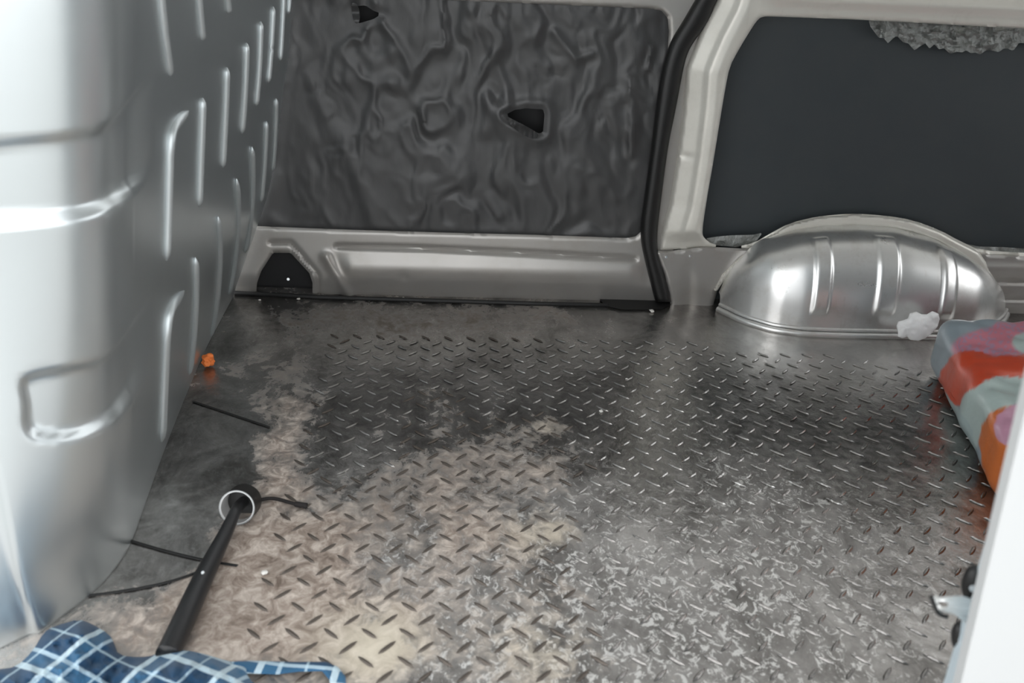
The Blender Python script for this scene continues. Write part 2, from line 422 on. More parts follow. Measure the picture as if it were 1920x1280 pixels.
recess(smooth_poly([(-160,292),(0,270),(140,257),(205,243),(238,205),(285,140),(300,150),(296,285),(275,325),(235,365),(195,393),(130,408),(0,418),(-160,425)], 2), 18, .011)
recess(smooth_poly([(40,722),(60,705),(150,692),(205,676),(245,625),(290,555),(302,560),(285,665),(250,735),(215,785),(150,818),(80,822),(48,808),(52,760)], 2), 20, .011)
recess(smooth_poly([(-200,700),(-30,800),(5,960),(32,1090),(70,1190),(55,1245),(-60,1290),(-250,1290)], 2), 22, .010)
Fb = []
for j in range(len(zs)-1):
    for i in range(ns-1): Fb.append([j*ns+i, j*ns+i+1, (j+1)*ns+i+1, (j+1)*ns+i])
bm = bmesh.new(); vv = [bm.verts.new(v) for v in Vb]
for f in Fb: bm.faces.new([vv[i] for i in f])
bmesh.ops.recalc_face_normals(bm, faces=bm.faces)
me = bpy.data.meshes.new('wall_left'); bm.to_mesh(me); bm.free()
me.update()
if sum(p_.normal.x for p_ in me.polygons) < 0: me.flip_normals()
bulk = link('wall_left', me, m_bulk, None, True, 'structure')
bulk['label'] = 'silver grey ribbed steel bulkhead curving in from the left'
sol = bulk.modifiers.new('thickness', 'SOLIDIFY'); sol.thickness = .006; sol.offset = -1
bvh = BVHTree.FromPolygons([tuple(v) for v in Vb], Fb)
def hit(px, py, off=0):
    r = Vector(ray(px, py)); loc, n, i, d = bvh.ray_cast(Vector((0, 0, H)), r)
    if loc is None: return None
    if n.dot(r) > 0: n = -n
    return loc+n*off
RIBS = [
 ([(294,-60),(306,60),(318,142)], 7), ([(366,-60),(373,20),(379,75)], 6), ([(420,-60),(424,-10),(428,24)], 5.5),
 ([(352,208),(330,230),(318,250),(315,330),(313,420),(311,488)], 7.5), ([(378,184),(376,290),(371,388)], 6.5), ([(424,126),(421,220),(416,315)], 6),
 ([(462,80),(458,170),(453,250)], 5.5), ([(489,40),(485,120),(480,198)], 5), ([(512,12),(508,80),(503,154)], 4.5), ([(532,-30),(529,40),(525,114)], 4),
 ([(518,184),(515,250),(511,324)], 4), ([(500,226),(495,300),(490,376)], 4.3), ([(476,270),(470,370),(464,464)], 4.6), ([(448,328),(442,430),(434,542)], 5),
 ([(413,398),(408,500),(399,624)], 5.5), ([(374,470),(366,490),(362,580),(358,694)], 6),
 ([(344,545),(325,565),(312,597),(307,700),(302,828)], 7.5), ([(545,-60),(543,-20),(540,26)], 3.5), ([(470,-60),(468,-30),(466,-10)], 5)]
for L, wpx in RIBS:
    dens = chaikin_open(L, 2); pts = []; n_ = 26
    dd = np.r_[0, np.cumsum(np.linalg.norm(np.diff(dens, axis=0), axis=1))]
    for t in np.linspace(0, dd[-1], n_):
        h_ = hit(np.interp(t, dd, dens[:, 0]), np.interp(t, dd, dens[:, 1]), .001)
        if h_ is not None: pts.append(h_)
    if len(pts) < 4: continue
    dist = (pts[len(pts)//2]-Vector((0, 0, H))).length
    R0 = wpx*dist/F*1.12
    if wpx < 7:
        zz = [q.z for q in pts]; px_ = np.polyfit(zz, [q.x for q in pts], 2); py_ = np.polyfit(zz, [q.y for q in pts], 1)
        pts = [Vector((np.polyval(px_, z), np.polyval(py_, z), z)) for z in np.linspace(zz[0], zz[-1], 26)]
    N_ = len(pts); rad = [R0*min(1, .15+1.0*math.sqrt(min(i, N_-1-i)/2.2)) if min(i, N_-1-i) < 3 else R0 for i in range(N_)]
    tube('rib', pts, rad, m_rib, bulk, 12)

# ---------------------------------------------------------------- sliding door (door_1)
door = empty('door_1', (0, YW, 0), 'structure')
door['label'] = 'inside of silver sliding door with a large opening covered in black film'
OPEN = [(380,415),(330,-200),(560,-195),(560,-8),(700,-4),(830,0),(1215,16),(1240,20),(1252,34),(1254,60),(1252,100),(1246,150),(1238,210),(1228,290),(1216,370),(1207,415),(1203,433),(1192,443),(1175,446),(1000,440),(840,436),(640,430),(490,424)]
OPEN = [(380,418),(400,-8),(560,-8),(700,-4),(830,0),(1215,16),(1240,20),(1252,34),(1254,60),(1252,100),(1246,150),(1238,210),(1228,290),(1216,370),(1207,415),(1203,433),(1192,443),(1175,446),(1000,440),(840,436),(640,430),(490,424)]
HEX = [(512,474),(545,474),(580,512),(586,530),(586,575),(478,575),(482,530),(490,508)]
DOUT = [(330,640),(330,-160),(1450,-160),(1345,0),(1312,45),(1285,90),(1262,150),(1250,230),(1238,320),(1222,400),(1218,470),(1238,540),(1258,590),(1258,640)]
def linedist(P, L): return seg_closest(P, L, False)[0]
def door_depth(P, sd):
    d = np.zeros(len(P))
    g = linedist(P, [(632,462),(800,466),(1000,475),(1190,485)]); d -= .009*np.exp(-(g/4.5)**2)
    g = linedist(P, [(612,482),(630,515),(655,556)]); d += .013*np.exp(-(g/9.0)**2)
    g = linedist(P, [(508,455),(545,455),(596,515),(600,575)]); d -= .008*np.exp(-(g/4.0)**2)
    d += .012*np.exp(-((P[:, 1]-505-(P[:, 0]-800)*.02)/22.0)**2)*ss(P[:, 0], 625, 660)*(1-ss(P[:, 0], 1180, 1215))
    d -= .03*ss(P[:, 1]-(P[:, 0]-800)*.027, 520, 575)
    g = np.hypot(P[:, 0]-757, P[:, 1]-520); d -= .004*np.exp(-(g/8)**2)
    return d
sheet('door_panel', DOUT, [OPEN, HEX], door_depth, 4.0, wallmap(YW), m_door, door, rim=.02, edge_r=9).location = (0, 0, 0)
keep_parent(bpy.data.objects['door_panel'], door)
keep_parent(sheet('service_recess', [(470,466),(600,466),(600,600),(470,600)], [], None, 12, wallmap(YW+.06), m_black, None, rim=.0), door)
keep_parent(cyl('rivet', onwall(541, 523, YW+.045), (0, -1, .3), .0035, .01, m_chrome, None, 12), door)

# film
def ridge(x, y, z=0, o=5):
    return 1-abs(noise.fractal(Vector((x, y, z)), .7, 2.1, o))*2
TEAR = [(948,215),(965,206),(985,203),(1018,205),(1021,215),(1018,248),(1010,250),(990,240),(965,228)]
TEAR2 = [(664,12),(685,10),(700,20),(716,26),(700,36),(672,44)]
def film_depth(P, sd):
    out = np.zeros(len(P))
    for i, (x, y) in enumerate(P):
        u, v = x/100., y/100.
        wv = fbm(u*.8+3, v*.5, 1.3, 3)
        d = .007*ridge(u*.66+wv*.7, v*.26+wv*.35, 0, 2)
        d += .0040*fbm(u*1.5+wv*1.1, v*.38, 5, 3)*(1.2-.25*v if v < 3 else .45)
        cr = max(0, fbm(u*.9+7, v*.9, 2, 2)+.15)
        d += .0030*ridge(u*3.6+wv*2, v*2.0+wv*1.5, 9, 2)*cr
        out[i] = d*(.35+.65*min(1, abs(x-505)/160))
    g = linedist(P, [(560,100),(600,200),(660,310),(705,430)]); out += .004*np.exp(-(g/14)**2)
    g = linedist(P, [(885,20),(930,110),(955,200)]); out += .003*np.exp(-(g/9)**2)
    g = linedist(P, [(1182,150),(1186,220),(1182,290)]); out += .006*np.exp(-(g/8)**2)
    g = linedist(P, [(1222,90),(1214,130)]); out += .006*np.exp(-(g/5)**2)
    g = linedist(P, [(1040,60),(1080,110),(1110,100)]); out += .006*np.exp(-(g/9)**2)
    g = linedist(P, TEAR); out += .012*np.exp(-(g/16)**2)
    g = linedist(P, [(740,70),(770,120),(765,170),(790,215)]); out += .002*np.exp(-(g/9)**2)
    g = linedist(P, [(550,455),(500,400),(520,330)]); out += .004*np.exp(-(g/14)**2)
    return out*np.clip(sd/14, .15, 1)
FO = [(372,428),(385,-60),(700,-40),(1262,-20),(1264,40),(1262,100),(1248,215),(1226,370),(1214,430),(1205,450),(1180,453),(840,443),(490,431)]
film = sheet('plastic_film', FO, [TEAR, TEAR2], film_depth, 4.5, wallmap(YW+.016), m_film, None, rim=.0)
tag(film, 'wrinkled black plastic film torn in two places, covering the sliding door opening', 'plastic film')
fl = sheet('torn_flap', smooth_poly([(945,215),(962,224),(990,238),(1012,252),(1004,262),(985,256),(962,240)], 1), [], lambda P, sd: .012*np.exp(-((P[:, 1]-232)/9)**2)+.004*np.sin(P[:, 0]*.35), 3, wallmap(YW-.006), m_film, None, rim=.0)
fl.parent = film
fl = sheet('torn_flap', smooth_poly([(658,4),(672,8),(676,40),(666,46),(660,28)], 1), [], lambda P, sd: .006*np.sin(P[:, 1]*.2), 3, wallmap(YW-.002), m_film, None, rim=.0)
fl.parent = film
keep_parent(sheet('outer_skin', [(330,600),(330,-250),(1300,-250),(1300,600)], [HEX], None, 60, wallmap(YW+.085), m_black, None, rim=0), door)

# door seal
SLd = 5
SL = [(1372,-80),(1322,-20),(1308,0),(1287,37),(1263,75),(1253,105),(1244,140),(1235,200),(1226,277),(1214,364),(1204,435),(1208,477),(1222,533),(1231,566)]
SR = [(1406,-90),(1356,-20),(1343,2),(1331,35),(1312,63),(1294,89),(1285,112),(1278,145),(1267,205),(1252,277),(1241,364),(1232,435),(1233,473),(1247,519),(1258,566)]
def strip(name, Lf, Rt, y0, bulge, m, parent, n=90, k=9, kind=None, tail=0.0):
    a = chaikin_open(Lf, 2); b = chaikin_open(Rt, 2)
    def rs(c, n):
        d = np.r_[0, np.cumsum(np.linalg.norm(np.diff(c, axis=0), axis=1))]; t = np.linspace(0, d[-1], n)
        return np.stack([np.interp(t, d, c[:, 0]), np.interp(t, d, c[:, 1])], 1)
    a, b = rs(a, n), rs(b, n); V = []; Fc = []
    for i in range(n):
        for j in range(k):
            t = j/(k-1); q = a[i]*(1-t)+b[i]*t; d = bulge*math.sqrt(max(0, 1-(2*t-1)**2))
            V.append(onwall(q[0], q[1], y0-d))
        V.append(onwall(*b[i], y0+.02)); V.append(onwall(*a[i], y0+.02))
    kk = k+2
    for i in range(n-1):
        for j in range(kk): Fc.append([i*kk+j, i*kk+(j+1) % kk, (i+1)*kk+(j+1) % kk, (i+1)*kk+j])
    Fc.append(list(range(kk))); Fc.append([(n-1)*kk+j for j in range(kk)][::-1])
    bm = bmesh.new(); vv = [bm.verts.new(v) for v in V]
    for f in Fc: bm.faces.new([vv[i] for i in f])
    bmesh.ops.recalc_face_normals(bm, faces=bm.faces)
    me = bpy.data.meshes.new(name); bm.to_mesh(me); bm.free()
    return link(name, me, m, parent, True, kind)
seal = strip('trim_1', [(a-(SLd if b < 470 else 2), b) for a, b in SL], SR, YW-.004, .018, m_rubber, None, kind='structure')
seal['label'] = 'black rubber door seal curving down beside the pillar'
foot = sheet('trim_2', [(1122,560),(1150,560),(1256,562),(1257,572),(1240,580),(1165,580),(1138,574)], [], None, 3, lambda px, py, d: onfloor(px, py, .004+d), m_seam, None, rim=.004, kind='structure')
gap = tube('gap_shade', [onfloor(px, py, .004) for px, py in ((440, 549), (600, 557), (800, 563), (1000, 569), (1140, 572))], .0055, m_seam, None, 6, kind='structure')  # black tube standing in for the shaded gap between door and floor
foot['label'] = 'black rubber strip on the floor at the foot of the door seal'

# ---------------------------------------------------------------- rear side wall (wall_far)
WOUT = [(1395,-160),(1343,2),(1318,50),(1300,92),(1287,125),(1281,200),(1275,250),(1270,290),(1262,340),(1255,382),(1246,412),(1240,438),(1238,469),(1290,466),(1322,462),(1413,466),(1445,452),(1485,428),(1540,414),(1600,409),(1660,412),(1710,421),(1760,440),(1798,462),(1836,480),(2600,510),(2600,-160)]
BIN = smooth_poly([(1428,31),(1450,31),(1640,38),(1920,54),(2500,78),(2500,500),(1920,474),(1838,469),(1800,452),(1762,431),(1710,412),(1660,404),(1600,400),(1535,405),(1480,418),(1440,440),(1415,455),(1375,464),(1335,458),(1320,446),(1316,436),(1324,380),(1338,300),(1350,225),(1360,165),(1368,125),(1384,95),(1405,60),(1418,40)], 1)
PLf = np.array([(1600,-300),(1400,-160),(1343,2),(1318,50),(1300,92),(1287,125),(1281,200),(1275,250),(1270,290),(1262,340),(1255,382),(1246,412),(1240,438),(1238,469),(1238,600)])
def wall_depth(P, sd):
    gl = linedist(P, PLf)
    prof = np.interp(gl, [0, 4, 14, 34, 44, 62, 80, 95, 130], [0, .008, .014, .026, .036, .040, .034, .022, .012])
    top = 1-ss(P[:, 1], 430, 462)
    d = prof*top*(1-ss(P[:, 0], 1430, 1520))+.012*ss(P[:, 0], 1430, 1520)*(1-ss(P[:, 1], 60, 120))
    # pressed swage along the top rail
    g = np.abs(P[:, 1]-(-6+(P[:, 0]-1400)*.045)); d += .010*np.exp(-(g/12)**2)*ss(P[:, 0], 1420, 1480)
    g = np.hypot(P[:, 0]-1285, (P[:, 1]-292)*2.2); d -= .003*np.exp(-(g/10)**2)
    return d
wf = sheet('wall_far', WOUT, [BIN], wall_depth, 4.0, wallmap(YW), m_pillar, None, rim=.03, edge_r=7, kind='structure')
wf['label'] = 'pale metal pillar and rail framing the dark rear side opening'
# channel between seal and pillar
sheet('pillar_channel', [(1420,-160),(1320,0),(1262,90),(1240,200),(1225,340),(1215,440),(1235,540),(1262,600),(1275,560),(1262,470),(1262,430),(1285,360),(1300,200),(1320,90),(1380,0),(1470,-160)], [], None, 6, wallmap(YW+.012), m_door, wf, rim=0)
LOW = [(1226,469),(1250,471),(1290,466),(1322,462),(1413,467),(1385,492),(1360,520),(1345,545),(1336,575),(1336,620),(1258,620),(1256,560),(1246,515)]
def low_depth(P, sd):
    return -.010*ss(P[:, 1], 520, 575)-.006*np.exp(-((P[:, 0]-1291)/12)**2)*ss(P[:, 1], 485, 540)
sheet('lower_panel', LOW, [], low_depth, 4.0, wallmap(YW-.006), m_door, wf, rim=.02, edge_r=4)
for q in ((1249, 482), (1294, 480)): cyl('rivet', onwall(*q, YW-.008), (0, -1, .2), .0035, .006, m_chrome, wf, 12, .001)
RL = [(1838,474),(1920,480),(2600,512),(2600,640),(1900,640),(1868,590),(1860,550),(1842,512)]
def rl_depth(P, sd):
    y = P[:, 1]-(P[:, 0]-1880)*.03
    return .006*np.exp(-((y-505)/11)**2)-.006*np.exp(-((y-528)/4)**2)-.006*np.exp(-((y-560)/4)**2)-.012*ss(y, 572, 600)
sheet('rear_panel', RL, [], rl_depth, 4.0, wallmap(YW-.004), m_door, wf, rim=.02, edge_r=4)
# raised flange following the arch
FIN = [(1345,545),(1360,522),(1385,494),(1415,469),(1450,449),(1490,435),(1540,427),(1600,424),(1660,427),(1710,436),(1755,452),(1795,474),(1830,505),(1852,535),(1866,570),(1870,600)]
FOUT = [(1836,472),(1800,454),(1762,433),(1710,414),(1660,406),(1600,402),(1535,407),(1480,420),(1440,442),(1412,462),(1378,488),(1352,515),(1337,545)]
sheet('arch_flange', FIN+[(1886,600),(1880,565),(1864,520),(1850,492)]+FOUT, [], lambda P, sd: .004*ss(sd, 0, 6), 3.0, wallmap(YW-.009), m_pillar, wf, rim=.015, edge_r=4)
skin = sheet('slate_lining', [(1290,640),(1290,-60),(2700,-60),(2700,640)], [], lambda P, sd: np.array([.004*fbm(a/260., b/260., 2, 2) for a, b in P]), 25, wallmap(YW+.05), m_skin, wf, rim=0, label='dark slate lining behind the rear side opening')

# torn foil left along the opening
def rag(name, P, y0, label, amp=.009, seed=0):
    o = sheet(name, P, [], lambda Q, sd: np.array([amp*ridge(a/34., b/30., seed, 3) for a, b in Q]), 3.0, wallmap(y0), m_foil, None, rim=.0)
    return tag(o, label, 'torn foil', None)
top = [(1628,36),(1700,40),(1800,46),(1920,53),(2100,62)]
ragp = top+[(2100,100),(1990,90),(1935,86)]
xx = 1920
while xx > 1640:
    base = 62+ (38 if 1780 < xx < 1880 else 26 if xx > 1700 else 12)
    ragp.append((xx, base+random.uniform(-9, 9))); xx -= random.uniform(7, 13)
ragp.append((1632, 50))
rag('torn_foil', ragp, YW+.030, 'ragged strip of torn silvery foil hanging under the top rail at right')
rag('torn_foil', [(1322,447),(1340,444),(1370,441),(1412,440),(1430,436),(1416,455),(1380,463),(1335,459)], YW+.018, 'crumpled grey foil scrap in the lower corner between pillar and wheel arch', .006, 4)
rag('torn_foil', [(1800,455),(1835,462),(1880,463),(1920,466),(2000,470),(2000,482),(1920,477),(1838,472)], YW+.018, 'thin grey foil scrap on the sill right of the wheel arch', .004, 8)

# ---------------------------------------------------------------- wheel arch
XL, XR = .690, 1.452
def top_z(x): return float(np.interp(x, [.683, .70, .765, .845, .92, 1.002, 1.10, 1.20, 1.29, 1.364, 1.42, 1.455], [0, .098, .180, .214, .226, .231, .227, .205, .168, .125, .075, 0]))
def foot_y(x): return float(np.interp(x, [.683, .70, .73, .79, .86, .93, 1.0, 1.20, 1.30, 1.37, 1.42, 1.455], [2.07, 2.045, 1.995, 1.945, 1.925, 1.922, 1.922, 1.925, 1.945, 1.985, 2.03, 2.075]))
arch_root = empty('wheel_arch', ((XL+XR)/2, YW, 0)); tag(arch_root, 'silver domed wheel arch with pressed ribs at the foot of the side wall', 'wheel arch')
nu, nv = 260, 60; V = []
us = .5-.5*np.cos(np.linspace(0, math.pi, nu))
tzs = [top_z(XL+(XR-XL)*u) for u in us]; fys = [foot_y(XL+(XR-XL)*u) for u in us]
def sm(a, n):
    a = np.array(a); x_ = XL+(XR-XL)*us; g = np.linspace(XL, XR, 400); b = np.interp(g, x_, a)
    ker = np.ones(n)/n; bb = np.convolve(np.pad(b, n//2, mode='reflect', reflect_type='odd'), ker, 'same')[n//2:n//2+400]
    return np.interp(x_, g, bb)
tzs = np.maximum(sm(tzs, 17), .004); fys = np.minimum(sm(fys, 17), YW-.012)
BANDS = [(.870, .908), (1.022, 1.072), (1.186, 1.222)]
for i in range(nu):
    x = XL+(XR-XL)*us[i]; D = YW-.004-fys[i]; T = tzs[i]
    for j in range(nv):
        ph = (j/(nv-1))*math.pi/2
        c, s = math.cos(ph)**.62, math.sin(ph)**.80
        h_ = 0
        for a, b in BANDS: h_ += float(ss(np.array(x), a-.003, a+.003)*(1-ss(np.array(x), b-.003, b+.003)))
        msk = float(ss(np.array(ph), .16, .24)*(1-ss(np.array(ph), 1.22, 1.36)))
        off = .0070*h_*msk*min(1, D/.1)
        V.append((x, YW-.004-D*c-off*math.cos(ph), T*s+off*math.sin(ph)))
Fc = [[i*nv+j, (i+1)*nv+j, (i+1)*nv+j+1, i*nv+j+1] for i in range(nu-1) for j in range(nv-1)]
bm = bmesh.new(); vv = [bm.verts.new(v) for v in V]
for f in Fc: bm.faces.new([vv[i] for i in f])
bmesh.ops.recalc_face_normals(bm, faces=bm.faces)
me = bpy.data.meshes.new('arch_housing'); bm.to_mesh(me); bm.free()
keep_parent(link('arch_housing', me, m_arch, None, True), arch_root)
# foot flange: two stepped lips round the base
def lip(off, z, r, m=m_arch, name='foot_lip'):
    pts = []
    for i in range(0, nu, 3):
        x = XL+(XR-XL)*us[i]
        a = np.array([XL+(XR-XL)*us[min(i+3, nu-1)]-XL-(XR-XL)*us[max(i-3, 0)], fys[min(i+3, nu-1)]-fys[max(i-3, 0)]]); a /= np.linalg.norm(a)+1e-9
        pts.append((x+a[1]*off, fys[i]-a[0]*off, z))
    o = tube(name, pts, r, m, None, 8); keep_parent(o, arch_root)
lip(.004, .004, .008); lip(.000, .016, .005); lip(.001, .0105, .0035, m_seam, 'sealant')

# ---------------------------------------------------------------- white panel by the near opening, with buffers and striker
wp = empty('door_2', (.48, .60, 0), 'structure'); wp['label'] = 'white panel edge close to the camera at lower right'
def ext(a, b, y, zl, zh):
    A, B = np.array(onwall(*a, y)), np.array(onwall(*b, y)); d = (B-A)/(B[2]-A[2])
    return tuple(A+d*(zl-A[2])), tuple(A+d*(zh-A[2]))
n0, n1 = ext((1802,1280), (1892,900), .60, 0.0, 1.2); f0, f1 = ext((1769,1280), (1876,918), .66, 0.0, 1.2)
nr0, nr1 = (n0[0]+.50, .60, 0.0), (n1[0]+.42, .60, 1.2); fr0, fr1 = (f0[0]+.50, .66, 0.0), (f1[0]+.42, .66, 1.2)
keep_parent(prism('panel_face', [n0, nr0, nr1, n1], [(q[0], .612, q[2]) for q in (n0, nr0, nr1, n1)], m_white), wp)
e = .0005
keep_parent(prism('panel_edge', [(n0[0]+e, .6125, 0), (n0[0]+.49, .6125, 0), (n1[0]+.41, .6125, 1.2), (n1[0]+e, .6125, 1.2)], [f0, fr0, fr1, f1], m_whiteside), wp)
def wpt(px, py, y=.64): return Vector(onwall(px, py, y))
for (a, b, r) in (((1829,1062), (1817,1122), .0095), ((1801,1168), (1801,1220), .009)):
    A, B = wpt(*a, .662), wpt(*b, .662); P_ = [A.lerp(B, t) for t in np.linspace(0, 1, 9)]
    rad = [r*math.sqrt(max(.12, 1-(2*t-1)**2*.85)) for t in np.linspace(0, 1, 9)]
    o = keep_parent(tube('rubber_buffer', P_, rad, m_rubber, None, 14), wp)
    c = A.lerp(B, .55)+Vector((-.005, -.009, .003))
    keep_parent(cyl('screw', c, (-.5, -1, .6), .0032, .006, m_chrome, None, 14, .0008), wp)
BR = [(1746,1116),(1770,1119),(1800,1116),(1816,1120),(1836,1130),(1832,1162),(1815,1172),(1800,1160),(1788,1150),(1772,1148),(1757,1150),(1750,1136)]
o = sheet('striker_bracket', smooth_poly(BR, 1), [smooth_poly([(1757,1126),(1776,1128),(1779,1137),(1764,1139)], 1)], lambda P, sd: .006*np.sin((P[:, 0]-1746)*.05)+.003*np.sin(P[:, 1]*.2), 2.0, wallmap(.645), mat('zinc_bracket', (.78, .79, .78), .32, .6), None, rim=.006)
keep_parent(o, wp)
P_ = [wpt(1746,1118), wpt(1752,1135), wpt(1760,1152), wpt(1776,1156)]
keep_parent(tube('striker_lip', chaikin_open([tuple(q) for q in P_], 2), .0022, m_rubber, None, 8), wp)

# ---------------------------------------------------------------- patterned cushion at right
m_cush = mat('printed_cushion', (1, 1, 1), .30, 0, .5, .35)
ca = nd(m_cush, 'ShaderNodeAttribute', attribute_name='print')
lk(m_cush, ca.outputs['Color'], bsdf(m_cush).inputs['Base Color'])
bump(m_cush, math_n(m_cush, 'ADD', noise_n(m_cush, 16, 3, .5), math_n(m_cush, 'MULTIPLY', noise_n(m_cush, 160, 3), .06)), .30, .012)
A_, B_ = (1.085, 1.765), (.948, 1.225); ex = ((B_[0]-A_[0])*.55, (B_[1]-A_[1])*.55)
Q00 = (B_[0]+ex[0]*.8, B_[1]+ex[1]*.8); Q01 = A_; Q11 = (A_[0]+.62, A_[1]+.02); Q10 = (Q00[0]+.62, Q00[1])
bm = bmesh.new(); bmesh.ops.create_cube(bm, size=2)
bmesh.ops.subdivide_edges(bm, edges=bm.edges[:], cuts=110, use_grid_fill=True)
r_ = .22
for v in bm.verts:
    c = v.co.copy(); core = Vector([max(-1+rr, min(1-rr, q)) for q, rr in zip(c, (.10, .10, .55))])
    d = c-core; sc = Vector((.10, .10, .55)); dn = Vector((d.x/sc.x, d.y/sc.y, d.z/sc.z))
    if dn.length > 1e-6:
        mx = max(abs(dn.x), abs(dn.y), abs(dn.z)); dn = dn.normalized()*mx; d = Vector((dn.x*sc.x, dn.y*sc.y, dn.z*sc.z))
    c = core+d
    u, t = (c.x+1)/2, (c.y+1)/2
    x = (Q00[0]*(1-u)+Q10[0]*u)*(1-t)+(Q01[0]*(1-u)+Q11[0]*u)*t
    y = (Q00[1]*(1-u)+Q10[1]*u)*(1-t)+(Q01[1]*(1-u)+Q11[1]*u)*t
    z = .066+c.z*(.060+.012*(1-c.x*c.x)*(1-c.y*c.y)) + (.010*fbm(x*6, y*6, 1, 3) if c.z > -.3 else 0)
    v.co = (x+.006*fbm(x*7, y*9, 4, 2), y, max(z, .003))
me = bpy.data.meshes.new('cushion'); bm.to_mesh(me); bm.free()
co = np.zeros(len(me.vertices)*3); me.vertices.foreach_get('co', co); co = co.reshape(-1, 3)
PP = np.array([project(c) for c in co])
PP += np.array([[4*fbm(a/28, b/28, 3, 2), 4*fbm(a/28+9, b/28, 3, 3)] for a, b in PP])
col = np.tile(np.array([.30, .36, .40]), (len(co), 1))
def blot(poly, c, soft=3.0, speck=0.0, c2=None):
    sd, _ = sdist(PP, smooth_poly(poly, 2)); f = ss(sd, -soft, soft)[:, None]
    cc = np.tile(np.array(c), (len(co), 1))
    if speck:
        k = np.random.RandomState(2).rand(len(co))[:, None] < speck; cc = np.where(k, np.array(c2), cc)
    col[:] = col*(1-f)+cc*f
OR, PK, GR, LI, OG = (.62, .075, .028), (.62, .22, .28), (.46, .56, .54), (.58, .30, .42), (.66, .17, .035)
blot([(1780,655),(1800,630),(1850,615),(1890,600),(2100,575),(2400,600),(2400,690),(1960,690),(1900,672),(1850,665),(1790,668)], PK, 5, .35, (.45, .28, .40))
blot([(1895,640),(1920,622),(2050,610),(2060,660),(1935,664),(1905,658)], GR, 3)
blot([(1770,690),(1785,665),(1800,657),(1830,655),(1865,668),(1920,664),(2100,640),(2300,720),(2100,730),(1920,705),(1880,704),(1845,715),(1815,738),(1800,770),(1740,735)], OR, 2)
blot([(1797,765),(1812,735),(1840,716),(1885,703),(1940,712),(2100,735),(2100,775),(1920,748),(1870,770),(1838,800),(1832,850),(1800,840)], GR, 2)
blot([(1740,700),(1795,765),(1815,790),(1835,845),(1780,840)], (.40, .50, .50), 2)
blot([(1838,850),(1834,810),(1850,780),(1880,762),(1930,755),(2100,790),(2100,1100),(1880,1150),(1850,930)], OG, 2)
blot([(1872,775),(1900,755),(1960,755),(1990,800),(1930,830),(1890,838),(1868,825),(1862,800)], LI, 2.5)
blot([(1893,850),(1930,810),(1990,820),(1960,900),(1900,930),(1880,900)], GR, 2)
ca_ = me.color_attributes.new('print', 'FLOAT_COLOR', 'POINT'); ca_.data.foreach_set('color', np.c_[col, np.ones(len(co))].ravel().astype(np.float32))
cush = link('cushion', me, m_cush, None, True)
tag(cush, 'glossy cushion with an orange, pink and pale grey swirl print on the floor at right', 'cushion')

# ---------------------------------------------------------------- small things on the floor
TIS = [(1681,612),(1684,603),(1694,600),(1702,597),(1706,587),(1718,584),(1728,589),(1738,589),(1748,583),(1760,588),(1762,598),(1758,612),(1748,624),(1736,633),(1722,639),(1706,637),(1701,631),(1692,634),(1683,631),(1684,622)]
tis = sheet('crumpled_tissue', TIS, [], lambda P, sd: .016*np.sqrt(np.clip(sd/30, 0, 1))+np.array([.0035*ridge(a/30., b/28., 3, 3) for a, b in P]), 2.2, wallmap(1.880), m_paper, None, rim=.006)
tag(tis, 'crumpled white tissue lying against the foot of the wheel arch', 'tissue')

# black rod with a ring cup and a cord
def fl3(px, py, z): return Vector(onfloor(px, py, z))
rod = empty('rod_with_ring', onfloor(447, 955)); tag(rod, 'black rod ending in a silver-rimmed cup with a short cord, lying on the floor', 'rod')
c0 = fl3(445, 955, .026); c1 = fl3(338, 1180, .020)
ax = (c1-c0); ax.z = 0; ax.normalize(); axc = Vector((ax.x*.75, ax.y, .38)).normalized()
Rc = .0275
def ring_mesh(name, c, axis, R1, R2, h, m):
    bm = bmesh.new(); n = 36; q = Vector((0, 0, 1)).rotation_difference(axis)
    prof = [(R1, h/2), (R2, h/2), (R2, -h/2), (R1, -h/2)]
    rows = []
    for i in range(n):
        a = 2*math.pi*i/n
        rows.append([bm.verts.new(c+q @ Vector((r*math.cos(a), r*math.sin(a), z))) for r, z in prof])
    for i in range(n):
        for j in range(4): bm.faces.new([rows[i][j], rows[(i+1) % n][j], rows[(i+1) % n][(j+1) % 4], rows[i][(j+1) % 4]])
    bmesh.ops.recalc_face_normals(bm, faces=bm.faces)
    me = bpy.data.meshes.new(name); bm.to_mesh(me); bm.free(); o = link(name, me, m, None, True)
    try: me.set_sharp_from_angle(angle=math.radians(40))
    except Exception: pass
    return keep_parent(o, rod)
c0 = c0+Vector((0, 0, .004))
ring_mesh('cup', c0-axc*.020, axc, .0262, .0274, .042, m_rubber)
ring_mesh('silver_rim', c0+axc*.0010, axc, .0260, .0277, .0022, mat('dull_chrome', (.36, .37, .37), .38, 1.0))
ring_mesh('silver_lining', c0-axc*.018, axc, .0250, .0262, .038, mat('brushed_metal', (.80, .80, .79), .5, .3))
keep_parent(cyl('cup_base', c0-axc*.038, axc, .0260, .003, m_rubber), rod)
P_ = [c0-axc*.036, c0+axc*.004, fl3(430, 985, .024), fl3(405, 1035, .018), fl3(380, 1085, .016), fl3(350, 1150, .016), fl3(313, 1228, .014)]
P2 = chaikin_open([tuple(q) for q in P_], 2)
keep_parent(tube('rod', P2, [.0085+.0065*ss(np.array(i/len(P2)), .15, .75) for i in range(len(P2))], m_rod, None, 16), rod)
keep_parent(cyl('screw', fl3(381, 1074, .030), (-.2, -.5, 1), .0025, .004, m_chrome, None, 10), rod)
P2 = chaikin_open([tuple(fl3(*q)) for q in ((472, 938, .018), (485, 938, .012), (505, 933, .004), (525, 936, .004), (550, 944, .004), (576, 948, .004))], 3)
